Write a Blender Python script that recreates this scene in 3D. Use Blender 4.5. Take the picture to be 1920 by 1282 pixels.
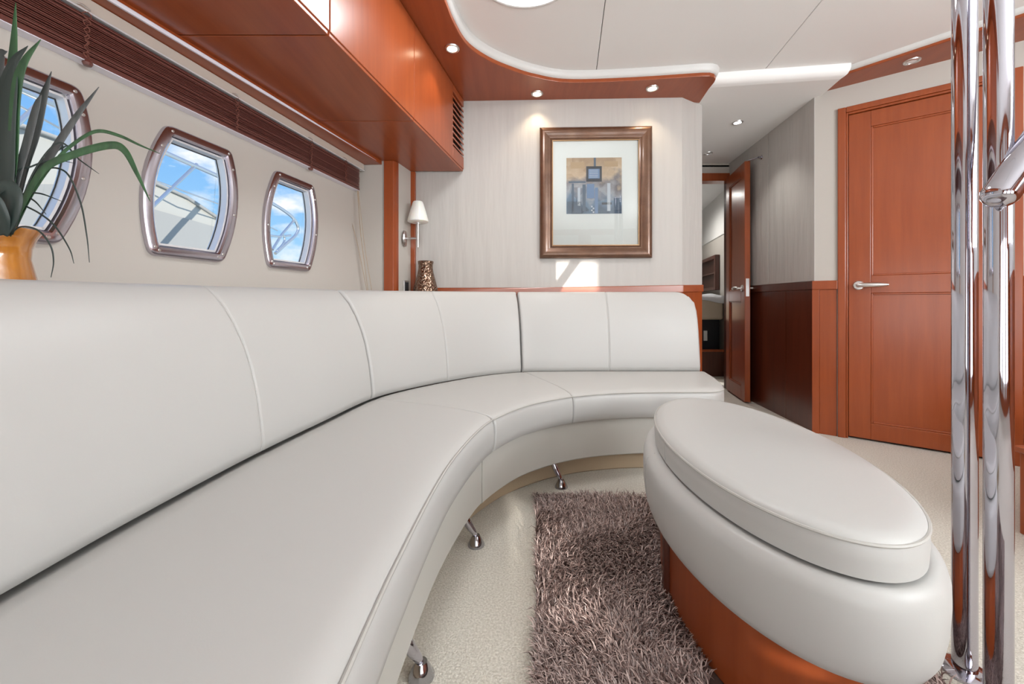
import bpy, bmesh, math, random
import numpy as np
from mathutils import Vector, Matrix
random.seed(7); np.random.seed(7)
for o in list(bpy.data.objects): bpy.data.objects.remove(o, do_unlink=True)
S = bpy.context.scene
C = S.collection
R = math.radians
F_PX, HZ, EYE = 760.0, 565.0, 0.80           # focal length in px, horizon row, eye height

# ------------------------------------------------------------------ camera
cd = bpy.data.cameras.new('camera'); cam = bpy.data.objects.new('camera', cd); C.objects.link(cam)
cam.location = (0, 0, EYE); cam.rotation_euler = (R(90), 0, 0)
cd.sensor_fit = 'HORIZONTAL'; cd.sensor_width = 36; cd.lens = 36*F_PX/1920
cd.shift_y = -(641-HZ)/1920; cd.clip_start = .02
S.camera = cam
# ------------------------------------------------------------------ view
vs = S.view_settings
vs.view_transform = 'Standard'; vs.look = 'None'; vs.gamma = 1; vs.use_curve_mapping = False
vs.exposure = 0.2
# ------------------------------------------------------------------ sky
W = bpy.data.worlds.new('sky'); S.world = W; W.use_nodes = True
nt = W.node_tree; nt.nodes.clear()
def wn(t, **k):
    n = nt.nodes.new(t)
    for a, b in k.items(): setattr(n, a, b)
    return n
wo = wn('ShaderNodeOutputWorld'); bg = wn('ShaderNodeBackground'); tc = wn('ShaderNodeTexCoord')
sep = wn('ShaderNodeSeparateXYZ'); nt.links.new(tc.outputs['Generated'], sep.inputs[0])
rmp = wn('ShaderNodeValToRGB'); nt.links.new(sep.outputs['Z'], rmp.inputs[0])
rmp.color_ramp.elements[0].position = 0; rmp.color_ramp.elements[0].color = (.40, .70, .94, 1)
rmp.color_ramp.elements[1].position = .55; rmp.color_ramp.elements[1].color = (.045, .27, .80, 1)
mp = wn('ShaderNodeMapping'); mp.inputs['Scale'].default_value = (1, 1, 2.0); mp.inputs['Location'].default_value = (.35, .1, .2)
nt.links.new(tc.outputs['Generated'], mp.inputs[0])
ns = wn('ShaderNodeTexNoise'); ns.inputs['Scale'].default_value = 5.2; ns.inputs['Detail'].default_value = 7; ns.inputs['Roughness'].default_value = .55
nt.links.new(mp.outputs[0], ns.inputs['Vector'])
cr = wn('ShaderNodeValToRGB'); nt.links.new(ns.outputs['Fac'], cr.inputs[0])
cr.color_ramp.elements[0].position = .47; cr.color_ramp.elements[1].position = .60
mx = wn('ShaderNodeMix', data_type='RGBA'); nt.links.new(cr.outputs[0], mx.inputs[0])
nt.links.new(rmp.outputs[0], mx.inputs[6]); mx.inputs[7].default_value = (.93, .94, .97, 1)
nt.links.new(mx.outputs[2], bg.inputs[0]); bg.inputs[1].default_value = 1.0
nt.links.new(bg.outputs[0], wo.inputs[0])
# ------------------------------------------------------------------ sun, lamps standing in for aft daylight, and an added starboard ceiling fill
def lamp(name, kind, loc, target, energy, color=(1, 1, 1), parent=None, **k):
    d = bpy.data.lights.new(name, kind); d.energy = energy; d.color = color
    for a, b in k.items(): setattr(d, a, b)
    o = bpy.data.objects.new(name, d); C.objects.link(o); o.location = loc
    o.rotation_euler = (Vector(target)-Vector(loc)).to_track_quat('-Z', 'Y').to_euler()
    if parent: o.parent = parent
    return o
lamp('sun', 'SUN', (3, -6, 4), (3-.45*5, -1.0, 4-.18*5), 8.0, (1, .95, .88), angle=R(.45))
for x_ in (-.72, .42, 1.56):
    lamp('daylight_aft', 'AREA', (x_, -2.36, 1.06), (x_, -1.36, 1.62), 22, (.93, .97, 1), shape='RECTANGLE', size=.86, size_y=1.75)
lamp('starboard_ceiling_fill', 'AREA', (2.62, -.55, 1.42), (.9, 1.3, 3.5), 105, (.92, .965, 1), shape='RECTANGLE', size=1.9, size_y=.85)  # unseen lamp added on the starboard side, tilted up to brighten the ceiling

# ------------------------------------------------------------------ pixel helpers (1920x1282 frame)
def pY(px, py, Y): return Vector(((px-960)/F_PX*Y, Y, EYE-(py-HZ)/F_PX*Y))
def pZ(px, py, z):
    Y = F_PX*(EYE-z)/(py-HZ); return Vector(((px-960)/F_PX*Y, Y, z))

# ------------------------------------------------------------------ materials
M = {}
def mat(name, col, rough=.5, metal=0, coat=0, coat_rough=.1, spec=.5, bump=None, var=None, sheen=0):
    """bump = (scale vec, strength, distance, detail); var = (scale vec, dark colour, amount, detail)"""
    m = bpy.data.materials.new(name); m.use_nodes = True; n = m.node_tree.nodes; l = m.node_tree.links
    b = n['Principled BSDF']; b.inputs['Base Color'].default_value = (*col, 1)
    b.inputs['Roughness'].default_value = rough; b.inputs['Metallic'].default_value = metal
    b.inputs['Coat Weight'].default_value = coat; b.inputs['Coat Roughness'].default_value = coat_rough
    b.inputs['Specular IOR Level'].default_value = spec; b.inputs['Coat IOR'].default_value = 1.7
    if sheen: b.inputs['Sheen Weight'].default_value = sheen; b.inputs['Sheen Roughness'].default_value = .4
    t = n.new('ShaderNodeTexCoord')
    if bump:
        mp = n.new('ShaderNodeMapping'); mp.inputs['Scale'].default_value = bump[0]
        l.new(t.outputs['Object'], mp.inputs[0])
        z = n.new('ShaderNodeTexNoise'); z.inputs['Scale'].default_value = 1; z.inputs['Detail'].default_value = bump[3]
        l.new(mp.outputs[0], z.inputs['Vector'])
        bp = n.new('ShaderNodeBump'); bp.inputs['Strength'].default_value = bump[1]; bp.inputs['Distance'].default_value = bump[2]
        l.new(z.outputs['Fac'], bp.inputs['Height']); l.new(bp.outputs[0], b.inputs['Normal'])
    if var:
        mp = n.new('ShaderNodeMapping'); mp.inputs['Scale'].default_value = var[0]
        l.new(t.outputs['Object'], mp.inputs[0])
        z = n.new('ShaderNodeTexNoise'); z.inputs['Scale'].default_value = 1; z.inputs['Detail'].default_value = var[3]
        z.inputs['Roughness'].default_value = .6
        l.new(mp.outputs[0], z.inputs['Vector'])
        r = n.new('ShaderNodeValToRGB'); r.color_ramp.elements[0].position = .35; r.color_ramp.elements[1].position = .65
        r.color_ramp.elements[0].color = (*[a*(1-var[2])+c*var[2] for a, c in zip(col, var[1])], 1); r.color_ramp.elements[1].color = (*col, 1)
        l.new(z.outputs['Fac'], r.inputs[0]); l.new(r.outputs[0], b.inputs['Base Color'])
    M[name] = m; return m
mat('leather', (.505, .50, .482), .42, bump=((420, 420, 420), .10, .0008, 3))
mat('leather_base', (.525, .512, .47), .45, bump=((420, 420, 420), .10, .0008, 3))
mat('piping', (.47, .46, .43), .5)
mat('gap', (.05, .04, .035), .9)
CH = (.335, .074, .020); CHD = (.24, .048, .013)
mat('cherry', CH, .30, coat=.25, coat_rough=.2, spec=.3, var=((34, 34, 2.2), CHD, .55, 6), bump=((90, 90, 5), .04, .0005, 4))
mat('cherry_long', CH, .30, coat=.25, coat_rough=.2, spec=.3, var=((34, 2.2, 34), CHD, .55, 6), bump=((90, 5, 90), .04, .0005, 4))
mat('cherry_across', CH, .32, coat=.6, coat_rough=.2, var=((2.2, 34, 34), CHD, .55, 6))
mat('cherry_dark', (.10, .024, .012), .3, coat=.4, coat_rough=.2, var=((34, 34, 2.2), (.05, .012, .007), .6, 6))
mat('blind_wood', (.14, .045, .035), .42, coat=.3, var=((3, 3, 3), (.10, .03, .024), .5, 3))
mat('blind_wood_b', (.20, .075, .06), .4, coat=.3)
mat('wallcover', (.51, .485, .455), .75, bump=((10, 10, 1.4), .38, .03, 3), var=((22, 22, .9), (.45, .425, .40), .35, 4))
mat('wallcover_plain', (.52, .485, .44), .7, bump=((120, 120, 60), .05, .001, 2))
mat('ceiling_vinyl', (.86, .85, .83), .55)
mat('cove_white', (.66, .655, .635), .4)
mat('carpet', (.74, .70, .62), .95, bump=((240, 240, 240), .8, .005, 3), var=((190, 190, 190), (.40, .36, .29), .7, 4), sheen=.2)
mat('plinth_tan', (.44, .34, .23), .8, bump=((160, 160, 160), .4, .002, 2))
mat('chrome', (.55, .54, .60), .04, metal=1)
mat('dark_chrome', (.45, .45, .48), .08, metal=1)
mat('satin_steel', (.72, .71, .70), .28, metal=1)
mat('window_metal', (.54, .51, .57), .2, metal=1)
mat('aluminium', (.80, .81, .83), .35, metal=.35)
mat('headrail', (.66, .60, .53), .35, metal=.2)
mat('black_plastic', (.02, .02, .022), .35)
mat('rubber', (.03, .03, .03), .7)
mat('cord', (.20, .07, .05), .8)
mat('cord_tan', (.42, .32, .22), .8)
mat('pot_orange', (.62, .25, .035), .18, coat=.8, coat_rough=.05, var=((18, 18, 3), (.24, .07, .01), .7, 4))
mat('leaf_dark', (.045, .060, .055), .35, var=((40, 40, 4), (.02, .035, .03), .7, 3))
mat('leaf_grey', (.13, .135, .135), .32, var=((60, 60, 3), (.04, .05, .05), .8, 3))
mat('leaf_green', (.06, .15, .065), .35, var=((50, 50, 4), (.025, .06, .03), .7, 3))
mat('mat_board', (.74, .75, .72), .8)
mat('bronze_frame', (.16, .080, .045), .33, metal=.45, coat=.3, var=((14, 14, 14), (.10, .045, .025), .7, 4))
mat('frame_gold', (.40, .24, .12), .4, metal=.6)
mat('hull_white', (.50, .48, .43), .35, coat=.3)
mat('hull_grey', (.38, .37, .35), .5)
mat('sheet', (.80, .82, .86), .8, bump=((14, 14, 14), .6, .02, 4))
mat('mattress', (.55, .47, .36), .85)
mat('bed_black', (.012, .013, .018), .6)
mat('niche_dark', (.06, .02, .012), .45)
mat('pale_trim_and_sheen', (.80, .78, .86), .25)  # pale lavender; imitates a reflection along the soffit edge, also blind trim
# frosted glass shade
m = mat('frosted', (.84, .86, .80), .35); m.node_tree.nodes['Principled BSDF'].inputs['Subsurface Weight'].default_value = .3
# hammered bronze vase
m = mat('hammered', (.27, .18, .13), .22, metal=1)
n = m.node_tree.nodes; l = m.node_tree.links
v = n.new('ShaderNodeTexVoronoi'); v.inputs['Scale'].default_value = 75
l.new(n['Texture Coordinate'].outputs['Object'], v.inputs['Vector'])
bp = n.new('ShaderNodeBump'); bp.inputs['Distance'].default_value = .006; bp.inputs['Strength'].default_value = .9
l.new(v.outputs['Distance'], bp.inputs['Height']); l.new(bp.outputs[0], n['Principled BSDF'].inputs['Normal'])
# glass panes: transparent with a fresnel reflection
def glassmat(name, tint, refl=1.0):
    m = bpy.data.materials.new(name); m.use_nodes = True; n = m.node_tree.nodes; l = m.node_tree.links; n.clear()
    o = n.new('ShaderNodeOutputMaterial'); x = n.new('ShaderNodeMixShader'); t = n.new('ShaderNodeBsdfTransparent'); g = n.new('ShaderNodeBsdfGlossy')
    f = n.new('ShaderNodeFresnel'); f.inputs[0].default_value = 1.45
    mu = n.new('ShaderNodeMath'); mu.operation = 'MULTIPLY'; mu.inputs[1].default_value = refl
    l.new(f.outputs[0], mu.inputs[0])
    t.inputs[0].default_value = (*tint, 1); g.inputs['Roughness'].default_value = .01
    l.new(mu.outputs[0], x.inputs[0]); l.new(t.outputs[0], x.inputs[1]); l.new(g.outputs[0], x.inputs[2]); l.new(x.outputs[0], o.inputs[0])
    M[name] = m
glassmat('pane', (.96, .98, .98), .35); glassmat('picture_glass', (.97, .98, .98), 2.2)
def emit(name, col, s):
    m = bpy.data.materials.new(name); m.use_nodes = True; b = m.node_tree.nodes['Principled BSDF']
    b.inputs['Base Color'].default_value = (.9, .9, .9, 1); b.inputs['Emission Color'].default_value = (*col, 1); b.inputs['Emission Strength'].default_value = s
    M[name] = m
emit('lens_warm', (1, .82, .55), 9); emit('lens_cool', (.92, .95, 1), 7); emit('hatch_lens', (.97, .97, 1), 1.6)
emit('lens_off', (1, 1, 1), .0)

# ------------------------------------------------------------------ mesh helpers
def link(name, me, m=None, parent=None, smooth=False):
    o = bpy.data.objects.new(name, me); C.objects.link(o)
    if m: me.materials.append(M[m] if isinstance(m, str) else m)
    if parent: o.parent = parent
    if smooth:
        for p in me.polygons: p.use_smooth = True
    return o
def mesh(name, V, Fc, m=None, parent=None, smooth=False, fix=True):
    me = bpy.data.meshes.new(name); me.from_pydata([tuple(v) for v in V], [], Fc); me.update()
    if fix:
        bm = bmesh.new(); bm.from_mesh(me); bmesh.ops.recalc_face_normals(bm, faces=bm.faces); bm.to_mesh(me); bm.free()
    return link(name, me, m, parent, smooth)
def sharp(o, a=35):
    me = o.data
    for p in me.polygons: p.use_smooth = True
    me.set_sharp_from_angle(angle=R(a)); return o
def bevel(o, w=.003, seg=2, a=30):
    b = o.modifiers.new('bevel', 'BEVEL'); b.width = w; b.segments = seg; b.limit_method = 'ANGLE'; b.angle_limit = R(a)
    return sharp(o, 50) if seg < 2 else o
def tag(o, label=None, cat=None, group=None, kind=None):
    if label: o['label'] = label
    if cat: o['category'] = cat
    if group: o['group'] = group
    if kind: o['kind'] = kind
    return o
def empty(name, loc=(0, 0, 0)):
    o = bpy.data.objects.new(name, None); C.objects.link(o); o.location = loc; o.empty_display_size = .05
    return o
def hang(o, parent):          # parent an object built in world space under an empty standing at its own place
    o.parent = parent; o.matrix_parent_inverse = Matrix.Translation(-parent.location); return o
def prism(name, poly, z0, z1, m, parent=None, bev=0):
    n = len(poly); V = [(p[0], p[1], z0) for p in poly]+[(p[0], p[1], z1) for p in poly]
    Fc = [list(range(n))[::-1], [n+i for i in range(n)]]+[[i, (i+1) % n, n+(i+1) % n, n+i] for i in range(n)]
    o = mesh(name, V, Fc, m, parent)
    if bev: bevel(o, bev)
    return o
def box(name, x0, x1, y0, y1, z0, z1, m, parent=None, bev=0):
    return prism(name, [(x0, y0), (x1, y0), (x1, y1), (x0, y1)], z0, z1, m, parent, bev)
def hexa(name, a, b, thick, z0, z1, m, parent=None, bev=0):
    """vertical board standing on the plan line a->b, thickness to the left of the direction"""
    a = Vector(a[:2]); b = Vector(b[:2]); d = (b-a).normalized(); nrm = Vector((-d.y, d.x))*thick
    return prism(name, [a, b, b+nrm, a+nrm], z0, z1, m, parent, bev)
def catmull(P, n):
    P = [Vector(p) for p in P]; Q = [2*P[0]-P[1]]+P+[2*P[-1]-P[-2]]; out = []
    for i in range(1, len(Q)-2):
        for k in range(n):
            t = k/n; a, b, c, d = Q[i-1:i+3]
            out.append(.5*((2*b)+(c-a)*t+(2*a-5*b+4*c-d)*t*t+(3*b-a-3*c+d)*t**3))
    out.append(P[-1]); return out
def tube(name, pts, r, m, parent=None, seg=12, closed=False):
    pts = [Vector(p) for p in pts]; n = len(pts); V = []; Fc = []
    rr = r if hasattr(r, '__len__') else [r]*n
    ref = Vector((0, 0, 1)); prev = None
    for i, p in enumerate(pts):
        t = (pts[(i+1) % n if closed else min(i+1, n-1)]-pts[(i-1) % n if closed else max(i-1, 0)]).normalized()
        if prev is None:
            u = t.cross(ref); u = t.cross(Vector((1, 0, 0))) if u.length < .05 else u
        else: u = prev-t*prev.dot(t)
        u.normalize(); prev = u; w = t.cross(u)
        for k in range(seg):
            a = 2*math.pi*k/seg; V.append(p+(u*math.cos(a)+w*math.sin(a))*rr[i])
    for i in range(n if closed else n-1):
        j = (i+1) % n
        for k in range(seg): Fc.append([i*seg+k, i*seg+(k+1) % seg, j*seg+(k+1) % seg, j*seg+k])
    if not closed: Fc += [list(range(seg))[::-1], [(n-1)*seg+k for k in range(seg)]]
    o = mesh(name, V, Fc, m, parent); return sharp(o, 50)
def lathe(name, prof, c, m, parent=None, seg=32, sx=1, sy=1, rot=0, smooth=40):
    V = []; Fc = []; n = len(prof); cs, sn = math.cos(rot), math.sin(rot)
    for r, z in prof:
        for k in range(seg):
            a = 2*math.pi*k/seg; x, y = r*sx*math.cos(a), r*sy*math.sin(a)
            V.append((c[0]+x*cs-y*sn, c[1]+x*sn+y*cs, c[2]+z))
    for i in range(n-1):
        for k in range(seg): Fc.append([i*seg+k, i*seg+(k+1) % seg, (i+1)*seg+(k+1) % seg, (i+1)*seg+k])
    if prof[0][0] > 1e-5: Fc.append(list(range(seg))[::-1])
    if prof[-1][0] > 1e-5: Fc.append([(n-1)*seg+k for k in range(seg)])
    o = mesh(name, V, Fc, m, parent)
    bm = bmesh.new(); bm.from_mesh(o.data); bmesh.ops.remove_doubles(bm, verts=bm.verts, dist=1e-6); bmesh.ops.recalc_face_normals(bm, faces=bm.faces); bm.to_mesh(o.data); bm.free()
    return sharp(o, smooth)
def loft(name, rings, m, parent=None, closed_ring=True, caps=True, smooth=40, closed_path=False):
    n = len(rings[0]); V = [v for r in rings for v in r]; Fc = []; k = len(rings)
    for i in range(k if closed_path else k-1):
        j = (i+1) % k
        for q in range(n if closed_ring else n-1): Fc.append([i*n+q, i*n+(q+1) % n, j*n+(q+1) % n, j*n+q])
    if caps and closed_ring and not closed_path: Fc += [list(range(n))[::-1], [(k-1)*n+q for q in range(n)]]
    return sharp(mesh(name, V, Fc, m, parent), smooth)
def holed(name, outer, holes, to3, depth, m, parent=None):
    """flat panel with holes: loops in 2-D, to3(u,v,d) maps to space"""
    bm = bmesh.new(); ed = []
    for lp in [outer]+holes:
        vs_ = [bm.verts.new((p[0], p[1], 0)) for p in lp]
        ed += [bm.edges.new((vs_[i], vs_[(i+1) % len(vs_)])) for i in range(len(vs_))]
    bmesh.ops.triangle_fill(bm, use_beauty=True, use_dissolve=False, edges=ed)
    if depth:
        r = bmesh.ops.extrude_face_region(bm, geom=list(bm.faces))
        for v_ in r['geom']:
            if isinstance(v_, bmesh.types.BMVert): v_.co.z = depth
    for v_ in bm.verts: v_.co = to3(*v_.co)
    bmesh.ops.recalc_face_normals(bm, faces=bm.faces)
    me = bpy.data.meshes.new(name); bm.to_mesh(me); bm.free(); return link(name, me, m, parent)
def struct(o, label=None, cat=None):
    o['kind'] = 'structure'
    if label: o['label'] = label
    if cat: o['category'] = cat
    return o

# ================================================================== THE ROOM
ZS, ZC = 2.04, 2.10                       # wood soffit, ceiling
HS = .197                                  # the hull side converges on the bow
def hullX(Y, z): return -.832-HS*(2.33-Y)-.0685*(z-.86)
def hull(Y, z, d=0): return Vector((hullX(Y, z)+d*.98, Y-d*.19, z+.03*d))   # d = into the room
struct(box('floor', -2.2, 4.0, -2.6, 6.6, -.06, 0, 'carpet'), 'beige short pile carpet covering the cabin floor', 'floor')
# far wall -----------------------------------------------------------
FA, FB, FC_ = Vector((-.63, 2.52)), Vector((1.035, 2.465)), Vector((1.205, 2.57))
wf = struct(prism('wall_far', [FA, FB, FC_, (1.62, 3.65), (1.52, 3.68), (1.12, 2.66), (1.0, 2.60), (-.63, 2.62)], .885, 2.12, 'wallcover'), 'cream wallpapered bulkhead behind the curved sofa', 'wall')
hw = prism('lower_panel', [FA, FB, FC_, (1.62, 3.65), (1.52, 3.68), (1.12, 2.66), (1.0, 2.60), (-.63, 2.62)], 0, .886, 'cherry', wf)
def off(p, q, d):
    e = (Vector(q)-Vector(p)).normalized(); return Vector((e.y, -e.x))*d
n1 = off(FA, FB, .012); n2 = off(FB, FC_, .012)
V = []
for p, nn, z in ((FA, n1, .872), (FB, (n1+n2)*.55, .9), (FC_, n2, .906)):
    q = p+nn; V += [(q.x, q.y, z), (q.x, q.y, z-.045), (p.x, p.y+.005, z-.045), (p.x, p.y+.005, z)]
o = mesh('rail', V, [[i, i+1, i+5, i+4] for i in range(3)]+[[3, 0, 4, 7]]+[[4+i, 5+i, 9+i, 8+i] for i in range(3)]+[[7, 4, 8, 11], [0, 1, 2, 3], [8, 9, 10, 11]], 'cherry_across', wf); bevel(o, .004)
# hull side with three windows ----------------------------------------
def wshape(yc, g=0.0, zc=1.142, n=12):
    """barrel shaped window loop in (Y, z); g shrinks it"""
    hh = .207; top, mid, bot, sh = .112, .158, .117, .068
    def side(s):
        out = []
        for k in range(n+1):
            t = -1+2*k/n; e = bot if t < 0 else top
            w = e+(mid-e)*(1-abs(t)**2.0)
            out.append(Vector((s*w+sh*t*.5, hh*t)))
        return out
    r = side(1); lft = side(-1)[::-1]; P = r+lft
    cor = [0, n, n+1, 2*n+1]; Q = []
    N = len(P)
    for i, p in enumerate(P):
        if i in cor:
            a, b = P[i-1], P[(i+1) % N]; A = p+(a-p).normalized()*.022; B = p+(b-p).normalized()*.022
            for k in range(6):
                t = k/5; Q.append(A*(1-t)**2+p*2*t*(1-t)+B*t*t)
        else: Q.append(p)
    if g:
        N = len(Q); L = []
        for i in range(N):
            e = (Q[(i+1) % N]-Q[i-1]).normalized(); L.append(Q[i]+Vector((-e.y, e.x))*g)
        Q = L
    return [(yc+p.x, zc+p.y) for p in Q]
WC = [.898, 1.333, 1.768]
wl = struct(holed('wall_left', [(-2.5, -.02), (2.33, -.02), (2.33, 2.12), (-2.5, 2.12)], [wshape(y, .012) for y in WC], lambda u, v, d: hull(u, v, d), -.05, 'wallcover_plain'), 'cream padded hull side with barrel shaped windows', 'wall')
for i, yc in enumerate(WC):
    L = lambda g, d: [hull(u, v, d) for u, v in wshape(yc, g)]
    fr = struct(loft('window_%d' % (i+1), [L(0, .001), L(.002, .012), L(.007, .016), L(.026, .016), L(.031, .011), L(.032, -.028)], 'window_metal', None, True, False, 40),
        ['polished metal barrel window beside the potted plant', 'polished metal barrel window in the middle of the hull side', 'polished metal barrel window next to the white corner return'][i], 'window')
    loft('inner_ring', [L(.0325, -.004), L(.034, .002), L(.040, .002), L(.042, -.03), L(.012, -.03)], 'aluminium', fr, True, False, 40)
    mesh('pane', L(.034, -.022), [list(range(len(L(.034, -.022))))], 'pane', fr)
    loft('gasket', [L(.041, -.021), L(.0432, -.021), L(.0432, -.024), L(.041, -.024)], 'rubber', fr, True, False, 40)
    lp = wshape(yc, .0165)
    for k in range(0, len(lp), 5):
        c = hull(lp[k][0], lp[k][1], .0155)
        lathe('screw', [(.0045, 0), (.0045, .001), (.003, .0022), (0, .0022)], (0, 0, 0), 'satin_steel', fr, 10)
        s = C.objects[-1] if False else fr.children[-1]
        s.matrix_local = Matrix.Translation(c) @ Vector((.98, -.19, .03)).to_track_quat('Z', 'Y').to_matrix().to_4x4()
# ledge behind the sofa, filled in after the sofa curve is known (below)
# return wall, post and sconce panel ------------------------------------
struct(prism('wall_return', [(-.92, 2.325), (-.726, 2.31), (-.726, 2.6), (-.92, 2.6)], 0, 1.60, 'wallcover_plain'), 'narrow cream return wall beside the window blind', 'wall')
struct(prism('trim_1', [(-.727, 2.298), (-.672, 2.298), (-.660, 2.318), (-.655, 2.345), (-.727, 2.345)], .0, 1.60, 'cherry', None, .003), 'cherry wood post between the return wall and the wall lamp', 'trim')
struct(prism('wall_lamp', [(-.656, 2.345), (-.622, 2.50), (-.63, 2.62), (-.727, 2.62), (-.727, 2.345)], 0, 1.60, 'wallcover_plain'), 'narrow cream panel carrying the wall lamp', 'wall')
struct(prism('trim_2', [(-.624, 2.492), (-.596, 2.492), (-.596, 2.53), (-.624, 2.53)], .0, 1.60, 'cherry', None, .003), 'slim cherry strip in the corner behind the wall lamp', 'trim')
# wood soffit with curved edge -----------------------------------------
def cabX(Y): return -.296-HS*(2.5-Y)
edge = catmull([(-.72, -.7), (-.565, .1), (-.41, .9), (-.335, 1.30), (-.282, 1.64), (-.259, 1.81), (-.215, 1.965), (-.121, 2.085), (0, 2.175), (.131, 2.245), (.318, 2.296), (.653, 2.28), (1.049, 2.232)], 8)
edge += [Vector(p) for p in [(1.09, 2.232), (1.118, 2.243), (1.138, 2.265), (1.146, 2.295), (1.148, 2.33), (1.150, 2.37)]]
poly = list(edge)+[Vector((1.172, 2.535)), Vector((1.04, 2.51)), Vector((-.5, 2.56)), Vector((-.5, 2.56))][:3]+[Vector((cabX(2.5)-.05, 2.55)), Vector((cabX(-.7)-.05, -.7))]
sf = struct(prism('trim_3', poly, ZS, ZS+.022, 'cherry_long'), 'curved cherry wood soffit with downlights above the sofa', 'trim')
bevel(sf, .004)
# white cove along the soffit edge
def nrm2(P, i):
    a = P[max(i-1, 0)]; b = P[min(i+1, len(P)-1)]; e = (b-a).normalized(); return Vector((e.y, -e.x))
rings = []
for i, p in enumerate(edge):
    nn = nrm2(edge, i); rings.append([Vector((p.x+nn.x*d, p.y+nn.y*d, z)) for d, z in ((-.02, ZS+.018), (.004, ZS+.020), (.013, ZS+.030), (.018, ZS+.045), (.020, ZC-.001), (.016, ZC+.003), (-.02, ZC+.003))])
struct(loft('trim_4', rings, 'cove_white', None, True, True, 50), 'white rounded cove following the curved soffit edge', 'trim')
# ceiling in panels ------------------------------------------------------
ce = struct(box('ceiling', -1.9, 3.3, -2.6, 6.5, ZC+.014, ZC+.05, 'gap'), 'off white ceiling of vinyl panels with narrow seams', 'ceiling')
def lerpY(a, b, Y): t = (Y-a[1])/(b[1]-a[1]); return (a[0]+(b[0]-a[0])*t, Y)
s1a, s1b = (.4027, 1.749), (.4755, 2.287); s2a, s2b = (1.339, 1.749), (1.416, 2.256)
g = .0016
for nm, L0, R0 in (('ceiling_panel', None, (s1a, s1b)), ('ceiling_panel', (s1a, s1b), (s2a, s2b)), ('ceiling_panel', (s2a, s2b), None)):
    y0, y1 = -2.55, 2.5
    lo = (lambda Y: (lerpY(*L0, Y)[0]+g, Y)) if L0 else (lambda Y: (-1.85, Y))
    hi = (lambda Y: (lerpY(*R0, Y)[0]-g, Y)) if R0 else (lambda Y: (3.2, Y))
    bevel(prism(nm, [lo(y0), hi(y0), hi(y1), lo(y1)], ZC, ZC+.012, 'ceiling_vinyl', ce), .002)
box('ceiling_panel', 1.2, 3.2, 3.66, 6.4, 2.015, 2.03, 'ceiling_vinyl', ce)
# dropped hall ceiling with a rounded front edge --------------------------
fr0, fr1 = Vector((1.10, 2.312)), Vector((1.850, 2.210))
prof = [(.0, ZC+.002), (.0, ZC-.018), (.006, ZC-.034), (.018, ZC-.048), (.034, ZC-.053), (.055, ZC-.056)]
rings = []
d = Vector((fr1-fr0).normalized()); nn = Vector((-d.y, d.x))
endR = [Vector((1.850, 2.210)), Vector((1.852, 2.216)), Vector((1.852, 2.228)), Vector((1.850, 2.245)), Vector((1.842, 2.262)), Vector((1.83, 2.285))]
for k in range(2):
    rg = []
    for i, (dd, z) in enumerate(prof):
        p = fr0+nn*dd if k == 0 else fr1+nn*dd+d*(-.35*dd)
        rg.append(Vector((p.x, p.y, z)))
    rings.append(rg)
hc = struct(loft('ceiling_hall', rings, 'ceiling_vinyl', None, False, False, 60), 'lower white hall ceiling with a rounded front edge', 'ceiling')
a, b = rings[0][-1], rings[1][-1]
prism('soffit_panel', [(a.x, a.y), (b.x, b.y), (1.868, 2.43), (1.89, 2.60), (1.99, 3.70), (1.3, 3.70), (1.02, 2.57), (1.02, 2.36)], ZC-.056, ZC-.046, 'ceiling_vinyl', hc)
mesh('end_face', [rings[1][i] for i in range(6)]+[Vector((1.868, 2.43, ZC-.056)), Vector((1.868, 2.43, ZC+.002))], [list(range(8))], 'cove_white', hc)
# door wall on the right -----------------------------------------------------
D0 = Vector((1.972, 2.375)); U = Vector((.7786, -.6275)); NV = Vector((-.6275, -.7786))     # NV faces the room
def dp(u, d=0): return D0+U*u+NV*d
K = dp(-.158)                                                       # corner between hall and door wall
def dbox(name, u0, u1, z0, z1, d0, d1, m, parent=None, bev=.0):
    return prism(name, [dp(u0, d0), dp(u1, d0), dp(u1, d1), dp(u0, d1)], z0, z1, m, parent, bev)
def wainscot(wall, u0, u1, dir3, stile=.035):
    dir3('rail', u0, u1, .872, .925, 0, .014, 'cherry', wall, .003)
    dir3('panel', u0+stile, u1-.004, 0, .872, 0, .006, 'cherry', wall, .002)
    dir3('stile', u0, u0+stile, 0, .872, 0, .011, 'cherry', wall, .002)
wr = struct(dbox('wall_right', -.163, -.05, 0, 2.14, -.1, 0, 'wallcover_plain'), 'cream wall around the closed cabin door', 'wall')
dbox('upper_piece', -.05, .65, 1.937, 2.14, -.1, 0, 'wallcover_plain', wr)
dbox('side_piece', .65, 1.05, 0, 2.14, -.1, 0, 'wallcover_plain', wr)
wainscot(wr, -.172, -.05, dbox, .036); wainscot(wr, .65, 1.05, dbox)
E2 = dp(1.05)
we = struct(prism('wall_starboard', [E2, (2.76, 1.0), (2.85, -2.5), (2.95, -2.5), (2.95, 1.8)], 0, .95, 'cherry'), 'cherry panelled starboard side behind the steps', 'wall')
prism('upper_piece', [E2, (2.76, 1.0), (2.85, -2.5), (2.95, -2.5), (2.95, 1.8)], 1.90, 2.14, 'wallcover_plain', we)
prism('upper_piece', [E2, (2.76, 1.0), (2.775, .45), (2.95, .45), (2.95, 1.8)], .95, 1.90, 'wallcover_plain', we)
prism('upper_piece', [(2.82, -1.6), (2.85, -2.5), (2.95, -2.5), (2.95, -1.6)], .95, 1.90, 'wallcover_plain', we)
prism('window_shade', [(2.80, -1.6), (2.80, .45), (2.83, .45), (2.83, -1.6)], .95, 1.90, 'cove_white', we)  # opaque board added to keep the sun out of this opening
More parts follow.
